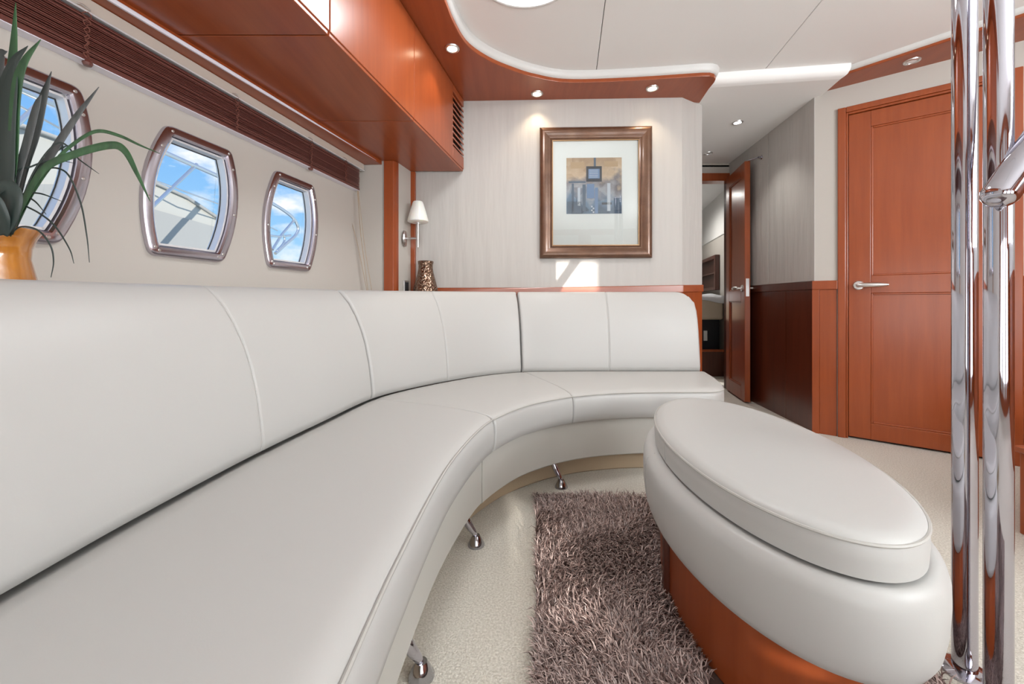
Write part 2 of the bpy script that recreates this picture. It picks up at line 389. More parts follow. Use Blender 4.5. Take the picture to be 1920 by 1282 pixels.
# wood strip with cove over the door
i0, i1 = Vector((1.872, 2.25)), Vector((2.62, 1.40)); st = struct(prism('trim_5', [i0, i1, i1+Vector((.3, .35)), dp(-.08, -.02), (1.80, 2.50)], 2.065, 2.085, 'cherry_long'), 'cherry wood strip with a downlight above the closed door', 'trim')
bevel(st, .003)
d = (i1-i0).normalized(); nn = Vector((d.y, -d.x))
struct(loft('trim_6', [[Vector((p.x+nn.x*q, p.y+nn.y*q, z)) for q, z in ((-.02, 2.08), (.004, 2.078), (.016, 2.087), (.022, 2.101), (-.02, 2.103))] for p in (i0-d*.03, i1)], 'cove_white', None, True, True, 50), 'white cove edging the wood strip above the closed door', 'trim')
# the closed door
dbox('door_backing', -.05, .65, 0, 1.937, -.08, -.034, 'gap', wr)
do = struct(empty('door_1', (D0.x, D0.y, 0)), 'closed cherry wood cabin door with two framed panels', 'door')
def dpart(name, *a, **k): return hang(dbox(name, *a, **k), do)
for u0, u1, z0, z1 in ((-.05, -.012, 0, 1.937), (.612, .65, 0, 1.937), (-.012, .612, 1.905, 1.937)):
    dpart('casing', u0, u1, z0, z1, -.02, .016, 'cherry', bev=.004)
for u0, u1, z0, z1 in ((-.012, -.002, 0, 1.905), (.602, .612, 0, 1.905), (-.002, .602, 1.893, 1.905)):
    dpart('stop_bead', u0, u1, z0, z1, -.02, .008, 'cherry', bev=.003)
for u0, u1, z0, z1 in ((0, .098, .012, 1.89), (.502, .6, .012, 1.89), (.098, .502, 1.80, 1.89), (.098, .502, .848, .948), (.098, .502, .012, .104)):
    dpart('frame_member', u0, u1, z0, z1, -.03, -.002, 'cherry', bev=.0025)
for z0, z1 in ((.104, .848), (.948, 1.80)):
    dpart('panel', .098, .502, z0, z1, -.03, -.012, 'cherry')
    for u0, u1, a, b in ((.098, .108, z0, z1), (.492, .502, z0, z1), (.108, .492, z0, z0+.01), (.108, .492, z1-.01, z1)):
        dpart('bead', u0, u1, a, b, -.014, -.005, 'cherry', bev=.003)
def handle(parent, c, along, out, m='satin_steel', L=.125):
    """lever handle: rosette, neck, tapering lever"""
    c = Vector(c); along = Vector(along); out = Vector(out)
    ro = lathe('rosette', [(0, 0), (.027, 0), (.027, .004), (.023, .008), (.012, .009), (.009, .012), (.009, .04)], (0, 0, 0), m, None, 24)
    ro.matrix_world = Matrix.Translation(c) @ out.to_track_quat('Z', 'Y').to_matrix().to_4x4()
    pts = [c+out*.04-along*.008, c+out*.043+along*.01, c+out*.045+along*L*.35, c+out*.045+along*L*.7, c+out*.042+along*L*.93, c+out*.04+along*L]
    lv = tube('handle', catmull(pts, 5), [.007+.0075*math.sin(math.pi*min(1, k/25*1.0+.12)) if k < 24 else .004 for k in range(26)], m, None, 14)
    hang(lv, parent); ro.parent = lv
u3 = Vector((U.x, U.y, 0)); n3 = Vector((NV.x, NV.y, 0))
p = dp(.045, -.002); handle(do, (p.x, p.y, .893), u3, n3)
# hall wall --------------------------------------------------------------------
H0 = Vector((K.x, K.y)); H1 = Vector((1.965, 3.66))
hd = (H1-H0).normalized(); hn = Vector((-hd.y, hd.x))
def hbox(name, u0, u1, z0, z1, d0, d1, m, parent=None, bev=0):
    f = lambda u, d_: H0+hd*u+hn*d_
    return prism(name, [f(u0, d0), f(u1, d0), f(u1, d1), f(u0, d1)], z0, z1, m, parent, bev)
LH = (H1-H0).length
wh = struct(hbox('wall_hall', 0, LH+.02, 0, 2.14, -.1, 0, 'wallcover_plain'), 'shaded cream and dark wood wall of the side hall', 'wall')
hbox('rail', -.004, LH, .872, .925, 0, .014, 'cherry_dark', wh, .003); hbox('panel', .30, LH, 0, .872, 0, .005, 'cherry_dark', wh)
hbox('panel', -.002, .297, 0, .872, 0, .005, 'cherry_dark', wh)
hbox('upper_panel', -.002, .52, .926, 2.05, 0, .005, 'wallcover', wh, .003); hbox('upper_panel', .526, LH, .926, 2.05, 0, .005, 'wallcover', wh, .003)
# hall end: header and doorway
wd = struct(box('wall_doorway', 1.30, 2.08, 3.66, 3.74, 1.955, 2.14, 'wallcover_plain'), 'cream wall above the cabin doorway at the hall end', 'wall')
box('header', 1.30, 2.0, 3.645, 3.75, 1.885, 1.955, 'cherry', wd, .003); box('jamb', 1.96, 2.08, 3.645, 3.75, 0, 1.885, 'cherry_dark', wd, .003)
box('jamb_face', 1.50, 1.62, 3.66, 3.75, 0, 1.885, 'cherry_dark', wd, .003)
# open cabin door
a2, b2 = Vector((1.826, 3.18)), Vector((1.925, 3.645))
od = struct(empty('door_2', (b2.x, b2.y, 0)), 'open cherry door at the end of the hall, swung against the wall', 'door')
e2 = (b2-a2).normalized(); m2 = Vector((-e2.y, e2.x))        # m2 points to the left (visible face)
def obox(name, u0, u1, z0, z1, d0, d1, m, bev=0):
    f = lambda u, d_: a2+e2*u+m2*d_
    return hang(prism(name, [f(u0, d0), f(u1, d0), f(u1, d1), f(u0, d1)], z0, z1, m, None, bev), od)
LD = (b2-a2).length
for u0, u1, z0, z1 in ((0, .085, .012, 1.90), (LD-.085, LD, .012, 1.90), (.085, LD-.085, 1.80, 1.90), (.085, LD-.085, .80, .89), (.085, LD-.085, .012, .12)):
    obox('frame_member', u0, u1, z0, z1, -.04, 0, 'cherry', .0025)
for z0, z1 in ((.12, .80), (.89, 1.80)):
    obox('panel', .085, LD-.085, z0, z1, -.03, -.012, 'cherry')
    for u0, u1, a, b in ((.085, .095, z0, z1), (LD-.095, LD-.085, z0, z1), (.095, LD-.095, z0, z0+.01), (.095, LD-.095, z1-.01, z1)):
        obox('bead', u0, u1, a, b, -.014, -.003, 'cherry', .003)
obox('latch_plate', -.0015, .001, .84, .98, -.032, -.008, 'satin_steel', .0005)
obox('latch_bolt', -.008, .001, .90, .925, -.026, -.014, 'satin_steel', .001)
p = a2+e2*.05; handle(od, (p.x, p.y, .905), (e2.x, e2.y, 0), (m2.x, m2.y, 0), L=.11)
p = a2+e2*.05-m2*.04; handle(od, (p.x, p.y, .905), (e2.x, e2.y, 0), (-m2.x, -m2.y, 0), L=.11)
# door stay on the hall wall
h_ = H0+hd*.62; ds = empty('door_stay', (h_.x, h_.y, 1.90)); tag(ds, 'small chrome door stay on the hall wall above the open door', 'door stay')
c = Vector((h_.x, h_.y, 1.90)); q = Vector((hn.x, hn.y, 0))
o = lathe('base', [(0, 0), (.016, 0), (.016, .006), (.007, .008), (.007, .03)], (0, 0, 0), 'chrome', None, 16); o.matrix_world = Matrix.Translation(c) @ q.to_track_quat('Z', 'Y').to_matrix().to_4x4(); hang(o, ds)
hang(tube('arm', [c+q*.03, c+q*.034+Vector((-.01, .03, 0)), c+q*.05+Vector((-.015, .07, .0))], .005, 'chrome'), ds)
# ---------------------------------------------------------------- bedroom seen through the doorway
wb = struct(prism('wall_bedroom', [(2.17, 3.80), (2.77, 6.40), (2.87, 6.40), (2.27, 3.80)], 0, 1.53, 'wallcover_plain'), 'cream side wall of the bow bedroom', 'wall')
prism('upper_panel', [(2.17, 3.80), (2.77, 6.40), (2.87, 6.40), (2.27, 3.80)], 1.545, 2.02, 'ceiling_vinyl', wb)
struct(box('wall_bow', .6, 2.9, 6.0, 6.1, 0, 2.1, 'wallcover_plain'), 'cream wall at the bow end of the bedroom', 'wall')
struct(box('wall_bedroom_left', .5, .6, 2.7, 6.1, 0, 2.1, 'wallcover_plain'), 'cream wall on the far side of the bedroom', 'wall')
sh = empty('wall_shelf', (2.45, 5.0, .93)); tag(sh, 'dark wood open shelf niche on the bedroom wall above the bed', 'shelf')
def sb(name, t0, t1, z0, z1, d0, d1, m):
    A = Vector((2.306, 4.4)); B = Vector((2.546, 5.44)); e = B-A; nn = Vector((-e.y, e.x)).normalized()
    f = lambda t, d_: A+e*t+nn*d_
    return hang(prism(name, [f(t0, d0), f(t1, d0), f(t1, d1), f(t0, d1)], z0, z1, m, None, .002), sh)
sb('back', .17, 1.1, .93, 1.33, .001, .006, 'niche_dark')
for t0, t1, z0, z1 in ((.17, .22, .93, 1.33), (1.06, 1.1, .93, 1.33), (.22, 1.06, 1.29, 1.33), (.22, 1.06, .93, .965)): sb('frame', t0, t1, z0, z1, .006, .05, 'cherry_dark')
sb('shelf_board', .22, 1.06, 1.12, 1.135, .006, .045, 'cherry_dark')
bd = empty('bed', (1.8, 4.9, 0)); tag(bd, 'bed with white sheet and beige mattress seen through the doorway', 'bed')
hang(box('platform', 1.2, 2.26, 4.32, 5.4, 0, .27, 'cherry_dark', None, .004), bd)
hang(box('platform_lip', 1.2, 2.26, 4.30, 4.33, .265, .29, 'cherry', None, .004), bd)
hang(box('base', 1.2, 2.28, 4.45, 5.4, .27, .61, 'bed_black', None, .01), bd)
o = hang(box('mattress', 1.2, 2.30, 4.40, 5.5, .60, .85, 'mattress', None), bd); bevel(o, .03, 4)
# rumpled sheet
gx, gy = 28, 18; V = []; Fc = []
for j in range(gy):
    for i in range(gx):
        x = 1.2+1.1*i/(gx-1); y = 4.385+1.1*j/(gy-1); z = .88+.014*math.sin(9*x+5*y)+.01*math.sin(23*x-11*y)
        if j == 0: z = .80+.02*math.sin(13*x)
        if j == 1: y -= .05
        V.append((x, y, z))
for j in range(gy-1):
    for i in range(gx-1): Fc.append([j*gx+i, j*gx+i+1, (j+1)*gx+i+1, (j+1)*gx+i])
o = hang(mesh('sheet', V, Fc, 'sheet', None, True), bd); sm = o.modifiers.new('t', 'SOLIDIFY'); sm.thickness = .012
o = box('wall_outlet', 2.10, 2.14, 4.438, 4.449, .37, .48, 'mat_board', None, .002); tag(o, 'small white outlet plate on the black bed base', 'outlet')
# ---------------------------------------------------------------- aft end behind the camera
wa = struct(box('wall_aft', -1.9, 3.0, -2.5, -2.42, 0, .12, 'cherry'), 'aft bulkhead with wide door openings closed by added sun blockers', 'wall')
box('header', -1.9, 3.0, -2.5, -2.42, 2.0, 2.12, 'cherry', wa)
for x0, x1 in ((-1.9, -1.20), (-.26, -.04), (.88, 1.10)): box('post', x0, x1, -2.5, -2.42, .12, 2.0, 'cherry', wa)
for x0, x1 in ((-1.20, -.26), (-.04, .88), (1.10, 1.55)): box('aft_sun_blocker', x0, x1, -2.49, -2.46, .12, 2.0, 'cove_white', wa)  # unseen opaque boards added across the openings to stop the sun
holed('sun_slot_board', [(1.55, .12), (3.0, .12), (3.0, 2.0), (1.55, 2.0)], [[(2.46, 1.74), (2.74, 1.74), (2.74, 1.93), (2.46, 1.93)], [(1.60, .63), (1.74, .63), (1.97, .735), (1.83, .735)]], lambda u, v, d: Vector((u, -2.42-d, v)), .04, 'cherry', wa)  # unseen board added, its slots shaped to throw the sun patches

# ================================================================== OVERHEAD CABINETS
ZB = 1.60
def cab(name, y0, y1, ub0, ub1, label, vent=False):
    e = empty(name, (cabX((y0+y1)/2)-.2, (y0+y1)/2, ZB)); tag(e, label, 'cabinet', 'overhead cabinets above the windows')
    yb = lambda u, Y: (hullX(Y, 1.6)+.04+u, Y)
    def q(nm, x0f, x1f, ya, yb_, z0, z1, m, bev=0):
        return hang(prism(nm, [(x0f(ya), ya), (x1f(ya), ya), (x1f(yb_), yb_), (x0f(yb_), yb_)], z0, z1, m, None, bev), e)
    lipX = lambda Y: -.734-.239*(2.343-Y)
    q('body', lambda Y: lipX(Y)-.02, lambda Y: cabX(Y)-.022, y0, y1, ZB+.012, ZS-.003, 'cherry_long')
    q('bottom_panel', lambda Y: lipX(Y)-.01, lambda Y: cabX(Y)-.004, ub0+.0025, ub1-.0025, ZB, ZB+.014, 'cherry_long', .002)
    ye = y1-.19 if vent else y1
    q('door', lambda Y: cabX(Y)-.02, lambda Y: cabX(Y), y0+.0018, ye-.0018, ZB+.012, ZS-.004, 'cherry', .0025)
    if vent:
        y2 = y1
        q('end_rail', lambda Y: cabX(Y)-.02, lambda Y: cabX(Y), ye, y2, ZB+.012, ZB+.085, 'cherry', .002)
        q('end_rail', lambda Y: cabX(Y)-.02, lambda Y: cabX(Y), ye, y2, ZS-.045, ZS-.004, 'cherry', .002)
        q('vent_back', lambda Y: cabX(Y)-.024, lambda Y: cabX(Y)-.021, ye, y2, ZB+.085, ZS-.045, 'gap')
        for k in range(9):
            z = ZB+.095+k*.0335
            vl = mesh('louver', [(cabX(ye)-.02, ye, z+.012), (cabX(ye)+.001, ye, z-.004), (cabX(ye)+.001, ye, z+.009), (cabX(ye)-.02, ye, z+.025),
                (cabX(y2)-.02, y2, z+.012), (cabX(y2)+.001, y2, z-.004), (cabX(y2)+.001, y2, z+.009), (cabX(y2)-.02, y2, z+.025)],
                [[0, 1, 2, 3], [7, 6, 5, 4], [0, 4, 5, 1], [1, 5, 6, 2], [2, 6, 7, 3], [3, 7, 4, 0]], 'cherry', None); hang(vl, e); bevel(vl, .003)
    return e
cab('overhead_cabinet', -.1, 1.22, -.1, 1.22, 'cherry overhead cabinet beside the round ceiling hatch, farthest from the picture')
cab('overhead_cabinet', 1.22, 1.80, 1.22, 1.80, 'cherry overhead cabinet between two others, with plain flat door')
cab('overhead_cabinet', 1.80, 2.495, 1.80, 2.495, 'cherry overhead cabinet with a louvred vent next to the papered wall', True)
# lower soffit board over the blind; a reflection is painted on as its pale tapering lip
lipX = lambda Y: -.734-.239*(2.343-Y)
y0, y1 = -.6, 2.312
bl = struct(prism('trim_7', [(hullX(y0, 1.57), y0), (lipX(y0), y0), (lipX(y1), y1), (hullX(y1, 1.57), y1)], 1.579, 1.612, 'cherry_long', None, .003), 'dark cherry board under the cabinets above the window blind', 'trim')
rings = [[Vector((lipX(Y)+.002+dx*w_, Y, 1.5835+z*w_)) for dx, z in ((-.004, -.0065), (.003, -.007), (.0045, -.003), (.0045, .004), (.001, .007), (-.004, .004))] for Y, w_ in ((y0, 1), (1.0, 1), (1.5, .9), (1.95, .35), (2.25, .1))]
loft('lip', rings, 'pale_trim_and_sheen', bl, True, True, 30)

# ================================================================== WINDOW BLIND
bx0 = lambda Y: -.853-HS*(2.25-Y)
wbnd = empty('window_blind', (bx0(1.6), 1.6, 1.42)); tag(wbnd, 'raised dark wood venetian blind gathered above the hull windows', 'blind')
ya, yb = .30, 2.262
def strip(nm, dx0, dx1, z0, z1, m, a=ya, b=yb, bev=0):
    return hang(prism(nm, [(bx0(a)+dx0, a), (bx0(a)+dx1, a), (bx0(b)+dx1, b), (bx0(b)+dx0, b)], z0, z1, m, None, bev), wbnd)
strip('bottom_rail', -.035, .002, 1.418, 1.432, 'blind_wood', bev=.003)
strip('bottom_trim', -.033, .0, 1.4165, 1.4185, 'pale_trim_and_sheen')
nsl = 20
for k in range(nsl):
    z = 1.4345+k*.00505; jx = random.uniform(-.0035, .0025); bm_ = random.choice(('blind_wood', 'blind_wood', 'blind_wood_b'))
    hang(prism('slat', [(bx0(ya)-.034+jx, ya), (bx0(ya)+.001+jx, ya), (bx0(yb)+.001+jx*.5, yb-random.random()*.006), (bx0(yb)-.034+jx*.5, yb)], z, z+.0027, bm_), wbnd)
strip('head_rail', -.036, .004, 1.542, 1.578, 'headrail', b=2.30, bev=.002)
strip('head_rail_edge', -.034, .0075, 1.5385, 1.5435, 'aluminium', b=2.30, bev=.001)
for Yc in (1.03, 1.47, 1.86, 2.12):
    P = []
    for k in range(26):
        t = k/25; P.append(Vector((bx0(Yc)+.006+.003*math.sin(t*40), Yc+.006*math.cos(t*40)*(1-.3*t)+.012*t, 1.540-t*.119)))
    hang(tube('ladder_cord', P, .0014, 'cord', None, 5), wbnd)
    P = [Vector((p.x+.002, 2*Yc+.012-p.y, p.z)) for p in P[::-1]]
    hang(tube('ladder_cord', P, .0014, 'cord', None, 5), wbnd)
    hang(tube('cord_hook', [Vector((bx0(Yc)+.003, Yc-.016, 1.547)), Vector((bx0(Yc)+.012, Yc-.010, 1.548)), Vector((bx0(Yc)+.012, Yc+.010, 1.546)), Vector((bx0(Yc)+.003, Yc+.014, 1.546))], .0016, 'satin_steel', None, 6), wbnd)
for Yc in (1.045, 1.875):
    o = lathe('button', [(0, -.008), (.008, -.007), (.011, 0), (.008, .007), (0, .008)], (bx0(Yc)-.004, Yc, 1.414), 'blind_wood', None, 14); hang(o, wbnd)
for top, bot in (((640, 352), (688, 545)), ((670, 358), (690, 545)), ((672, 358), (697, 545)), ((671, 357), (684, 500))):
    a = pY(*top, 2.22); b = pY(*bot, 2.24); m_ = (a+b)/2+Vector((.012 if top[0] < 650 else -.006, 0, 0))
    hang(tube('pull_cord', catmull([a, m_, b], 8), .0016, 'cord_tan', None, 6), wbnd)

# ================================================================== SOFA
Fp = [(-.185, -.35), (-.182, .0), (-.180, .30), (-.181, .54), (-.179, .65), (-.169, .87), (-.151, 1.056), (-.108, 1.275), (-.060, 1.414), (.042, 1.575), (.150, 1.675), (.262, 1.745), (.407, 1.798), (.585, 1.828), (.80, 1.832), (.985, 1.836)]
Bp = [(-.70, -.35), (-.698, .0), (-.697, .30), (-.695, .55), (-.693, .74), (-.671, 1.04), (-.625, 1.36), (-.575, 1.66), (-.475, 1.85), (-.325, 2.035), (-.15, 2.20), (.055, 2.305), (.25, 2.325), (.56, 2.335), (.85, 2.335), (1.095, 2.335)]
NF = 400
def resample(P, n):
    D = catmull(P, 24); L = [0]
    for a, b in zip(D, D[1:]): L.append(L[-1]+(b-a).length)
    out = []; j = 0
    for k in range(n+1):
        s = L[-1]*k/n
        while j < len(L)-2 and L[j+1] < s: j += 1
        t = (s-L[j])/max(1e-9, L[j+1]-L[j]); out.append(D[j].lerp(D[j+1], min(1, t)))
    return out, L[-1]
def seg_lines(F0, F1, B0, B1, Fc_, Bc_, n):
    """matching samples of the front and back curves between chosen points"""
    def cut(Cv, a, b):
        ia = min(range(len(Cv)), key=lambda i: (Cv[i]-Vector(a)).length); ib = min(range(len(Cv)), key=lambda i: (Cv[i]-Vector(b)).length)
        seg = Cv[ia:ib+1]; return [seg[0]]+[seg[int(round(k*(len(seg)-1)/n))] for k in range(1, n)]+[seg[-1]]
    return cut(Fc_, F0, F1), cut(Bc_, B0, B1)
FR, LF = resample(Fp, 4000); BR, LB = resample(Bp, 4000)
sofa = empty('curved_sofa', (-.3, 1.3, 0)); tag(sofa, 'large curved white leather sofa along the hull side and far wall', 'sofa')
ZT, ZQ = .405, .272
def seat(F0, F1, B0, B1, n, r0, r1, front_corner=0.0, corner0=0.0):
    f, b = seg_lines(F0, F1, B0, B1, FR, BR, n); rings = []; pip = []
    # refine stations near the ends
    st = sorted(set([0]+[x for e in (r0,) for x in [e*.08, e*.25, e*.5, e*.75, e]]+[k/60 for k in range(1, 60)]+[1-x for x in (r1*.08, r1*.25, r1*.5, r1*.75, r1)]+[1]))
    Lf = sum((f[i+1]-f[i]).length for i in range(n))
    extra = []
    if front_corner:
        cc = front_corner/Lf; extra = [1-cc*x for x in (.02, .06, .12, .2, .3, .4, .5, .6, .7, .8, .9, 1.0)]
    if corner0:
        cc = corner0/Lf; extra += [cc*x for x in (.02, .06, .12, .2, .3, .45, .6, .8, 1.0)]
    st = sorted(set(st+extra))
    def at(L_, t):
        x = t*n; i = min(int(x), n-1); return L_[i].lerp(L_[i+1], x-i)
    for t in st:
        pf, pb = at(f, t), at(b, t); dv = (pb-pf); W_ = dv.length; dv.normalize()
        def inset(dist, r):
            return 0 if dist >= r else r-math.sqrt(max(0, r*r-(r-dist)**2))
        ie = 0
        R_ = .006
        ie = max(inset(t*Lf, R_), inset((1-t)*Lf, R_))
        fc = 0
        if front_corner: fc = inset((1-t)*Lf, front_corner)*1.0
        if corner0: fc = max(fc, inset(t*Lf, corner0))
        fi = ie*.7+fc
        zt = ZT-ie*.8
        rg = []
        for s, z in ((.012, ZQ), (.002, ZQ+.006), (-.004, ZQ+.035), (-.006, ZQ+.07), (-.004, ZT-.034), (.001, ZT-.022), (.010, ZT-.012), (.026, ZT-.005), (.06, ZT-.001), (.14, ZT+.004), (.28, ZT+.005), (W_-.07, ZT+.002), (W_-.025, ZT-.003), (W_-.008, ZT-.014), (W_+.05, ZT-.022), (W_+.055, ZQ)):
            s2 = s+fi if s < .2 else s
            p = pf+dv*s2; zz = z-ie*.8 if z > ZT-.05 else z
            rg.append(Vector((p.x, p.y, zz)))
        rings.append(rg)
        p = pf+dv*(.0025+fi); pip.append(Vector((p.x, p.y, ZT-.0165-ie*.8)))
    o = hang(loft('seat_cushion', rings, 'leather', None, True, True, 50), sofa)
    tube('piping', pip, .0032, 'piping', o, 6)
    p2 = [Vector((p.x, p.y, p.z-.009)) for p in pip]
    return o
S1F, S1B = (-.060, 1.414), (-.575, 1.66); S2F, S2B = (.262, 1.745), (.055, 2.305)
seat((-.185, -.35), S1F, (-.70, -.35), S1B, 120, .01, .02, .022)
seat(S1F, S2F, S1B, S2B, 60, .03, .03)
seat(S2F, (.985, 1.836), S2B, (1.095, 2.335), 60, .02, .02, .10, .014)
# base below the seat
def along(F0, F1, n=80):
    ia = min(range(4001), key=lambda i: (FR[i]-Vector(F0)).length); ib = min(range(4001), key=lambda i: (FR[i]-Vector(F1)).length)
    out = []
    for k in range(n+1):
        i = int(round(ia+(ib-ia)*k/n)); a = FR[max(0, i-12)]; c_ = FR[min(4000, i+12)]; e = (c_-a).normalized(); out.append((FR[i], Vector((-e.y, e.x))))
    return out
def skirt(nm, F0, F1, d0, d1, z0, z1, m, sm=40):
    rings = []
    for p, nn in along(F0, F1):
        rings.append([Vector((p.x+nn.x*d_, p.y+nn.y*d_, z)) for d_, z in ((d0+.006, z0), (d0, z0+.006), (d0, z1-.004), (d0+.004, z1), (d1, z1), (d1, z0))])
    return hang(loft(nm, rings, m, None, True, True, sm), sofa)
skirt('base_panel', (-.185, -.35), (-.075, 1.385), .034, .34, .10, ZQ, 'leather_base')
skirt('base_panel', (-.074, 1.387), (.965, 1.836), .031, .34, .10, ZQ, 'leather_base')
skirt('plinth', (-.185, -.35), (.95, 1.836), .115, .32, 0, .104, 'plinth_tan')
# backs: sewn panels with shallow seams
def backprof(fz, zt):
    # (offset outward, z); fz scales the lean
    P = [(.055, .392), (.012, .396), (-.004, .404), (-.008, .425), (-.004, .47), (.006, .54), (.024, .62), (.045, .68), (.072, .735), (.104, .785), (.130, .815), (.150, .833), (.168, .842), (.184, .841), (.195, .832), (.200, .81), (.200, .396)]
    return [(o_*fz if o_ > .0 else o_, .392+(z-.392)*(zt-.392)/.45) for o_, z in P]
def back(B0, B1, seams, name='back_cushion', cornerR=0):
    ia = min(range(4001), key=lambda i: (BR[i]-Vector(B0)).length); ib = min(range(4001), key=lambda i: (BR[i]-Vector(B1)).length)
    sm = [min(range(4001), key=lambda i: (BR[i]-Vector(q)).length) for q in seams]
    idx = set(int(round(ia+(ib-ia)*k/90)) for k in range(91))
    for s in sm:
        for d_ in (-14, -8, -4, -2, 0, 2, 4, 8, 14): idx.add(s+d_)
    if cornerR:
        for k in range(1, 16): idx.add(int(round(ib-k*cornerR/LB*4000/15)))
    for d_ in (1, 2, 4, 7, 11, 16, 22): idx.add(ia+d_); idx.add(ib-d_)
    rings = []; ridges = {s: [] for s in sm}
    for i in sorted(x for x in idx if ia <= x <= ib):
        p = BR[i]; a = BR[max(0, i-60)]; c_ = BR[min(4000, i+60)]; e = (c_-a).normalized(); nn = Vector((-e.y, e.x))
        Yp = p.y
        w = min(1, max(0, (p.x+.62)/.62)); w = w*w*(3-2*w)
        fz = 1.0+(.56-1.0)*w
        zt = .836+.022*min(1, max(0, (Yp-.5)/1.9))
        mm = LB/4000
        def ins(dist, r): return 0 if dist >= r else r-math.sqrt(max(0, r*r-(r-dist)**2))
        ie = max(ins((i-ia)*mm, .012), ins((ib-i)*mm, .012))
        dip = 0
        for s in sm: dip = max(dip, .0045*math.exp(-((i-s)*mm/.0035)**2))
        zc = ins((ib-i)*mm, cornerR) if cornerR else 0
        rg = []; pr = backprof(fz, zt); N_ = len(pr)
        for k, (o_, z) in enumerate(pr):
            fr_ = 1 if 1 < k < 13 else 0
            oo = o_+(ie+dip)*fr_ if k < 12 else o_
            zz = z
            if z > .5: zz = z-(ie*.8+dip*.6 if 9 < k < 16 else 0); zz = min(zz, zt-zc) if zc and k < 16 else zz
            q = p+nn*oo; rg.append(Vector((q.x, q.y, zz)))
        rings.append(rg)
        if i in ridges: ridges[i] = [v+Vector((-nn.x, -nn.y, 0))*.0005 for v in rg[2:13]]
    o = hang(loft(name, rings, 'leather', None, True, True, 55), sofa)
    for s, P in ridges.items():
        if P: tube('seam', catmull(P, 3), .0016, 'leather', o, 6)
    return o
T1 = (-.668, 1.075); T2 = (-.575, 1.66); T3 = (-.325, 2.035); T4 = (.055, 2.305); T5 = (.562, 2.335)
back((-.70, -.35), (-.5765, 1.656), [(-.697, .35), T1])
back((-.5745, 1.663), (.051, 2.304), [T3])
back((.059, 2.306), (1.085, 2.335), [T5], cornerR=.11)
# legs: chrome, leaning, on flared feet
for k, (px, py) in enumerate(((1058, 917), (878, 1019), (765, 1266))):
    c = pZ(px, py, 0)
    i = min(range(4001), key=lambda i: (FR[i]-Vector((c.x, c.y))).length); a = FR[max(0, i-30)]; b = FR[min(4000, i+30)]; e = (b-a).normalized(); nn = Vector((-e.y, e.x, 0))
    base = Vector((FR[i].x, FR[i].y, 0))+nn*(.024)
    e3 = Vector((e.x, e.y, 0))
    lg = lathe('foot', [(0, 0), (.028, 0), (.028, .004), (.0135, .030), (.012, .033), (0, .033)], base, 'dark_chrome', None, 24)
    P = catmull([base+Vector((0, 0, .028)), base+nn*.008-e3*.004+Vector((0, 0, .045)), base+nn*.022-e3*.011+Vector((0, 0, .07)), base+nn*.036-e3*.018+Vector((0, 0, .101))], 6)
    lo_ = hang(tube('leg', P, [.006+.0075*min(1, (q/18)*1.35)**.8 for q in range(19)], 'chrome', None, 16), sofa); lg.parent = lo_
# ledge behind the sofa
inner = []
for i in range(0, 4001, 80):
    p = BR[i]
    if p.x > .9: continue
    a = BR[max(0, i-60)]; c_ = BR[min(4000, i+60)]; e = (c_-a).normalized(); nn = Vector((-e.y, e.x))
    w = min(1, max(0, (p.x+.62)/.62)); w = w*w*(3-2*w); fz = 1.0+(.56-1.0)*w
    q = p+nn*(.2*fz+.004)
    if q.x < .04 and q.y < 2.50: inner.append(q)
poly = inner+[Vector((.03, 2.494)), Vector((-.59, 2.512)), Vector((-.62, 2.485)), Vector((-.652, 2.35)), Vector((-.655, 2.296)), Vector((-.73, 2.296)), Vector((hullX(2.30, .78)+.004, 2.31)), Vector((hullX(-.35, .78)+.004, -.35))]
struct(prism('trim_8', poly, .755, .78, 'wallcover_plain'), 'narrow ledge behind the sofa back under the windows', 'trim')

# ================================================================== OTTOMAN
OC = Vector((.627, 1.075, 0)); AX = math.atan2(.992, .125)
ot = empty('oval_ottoman', OC); tag(ot, 'oval white leather ottoman on a cherry wood base, standing on the shaggy rug', 'ottoman')
def oval(nm, prof, m, seg=96):
    """prof rows: (long semi-axis, short semi-axis, z)"""
    rings = []
    for A_, B_, z in prof:
        rg = []
        for k in range(seg):
            t = 2*math.pi*k/seg; x, y = A_*math.cos(t), B_*math.sin(t)
            rg.append(Vector((OC.x+x*math.cos(AX)-y*math.sin(AX), OC.y+x*math.sin(AX)+y*math.cos(AX), z)))
        rings.append(rg)
    return hang(loft(nm, rings, m, None, True, True, 55), ot)
cu_ = oval('cushion', [(.45, .206, .368), (.462, .217, .372), (.464, .219, .40), (.463, .218, .424), (.460, .215, .430), (.452, .207, .437), (.435, .19, .4405), (.39, .155, .443), (.28, .10, .4445), (.12, .04, .445), (.01, .004, .445)], 'leather')
def ring3(A_, B_, z, seg=96):
    return [Vector((OC.x+A_*math.cos(t)*math.cos(AX)-B_*math.sin(t)*math.sin(AX), OC.y+A_*math.cos(t)*math.sin(AX)+B_*math.sin(t)*math.cos(AX), z)) for t in [2*math.pi*k/seg for k in range(seg)]]
tube('piping', ring3(.4625, .2175, .4275), .0030, 'piping', cu_, 6, True)
bo_ = oval('body', [(.43, .19, .366), (.462, .2175, .3655), (.467, .228, .366), (.473, .238, .362), (.479, .248, .352), (.482, .253, .337), (.482, .2545, .31), (.478, .253, .26), (.471, .249, .228), (.463, .244, .213), (.450, .234, .205), (.40, .18, .204)], 'leather')
def oseam(t, rows, par):
    P = [Vector((OC.x+A_*math.cos(t)*math.cos(AX)-B_*math.sin(t)*math.sin(AX), OC.y+A_*math.cos(t)*math.sin(AX)+B_*math.sin(t)*math.cos(AX), z)) for A_, B_, z in rows]
    tube('seam', P, .0009, 'leather', par, 6)
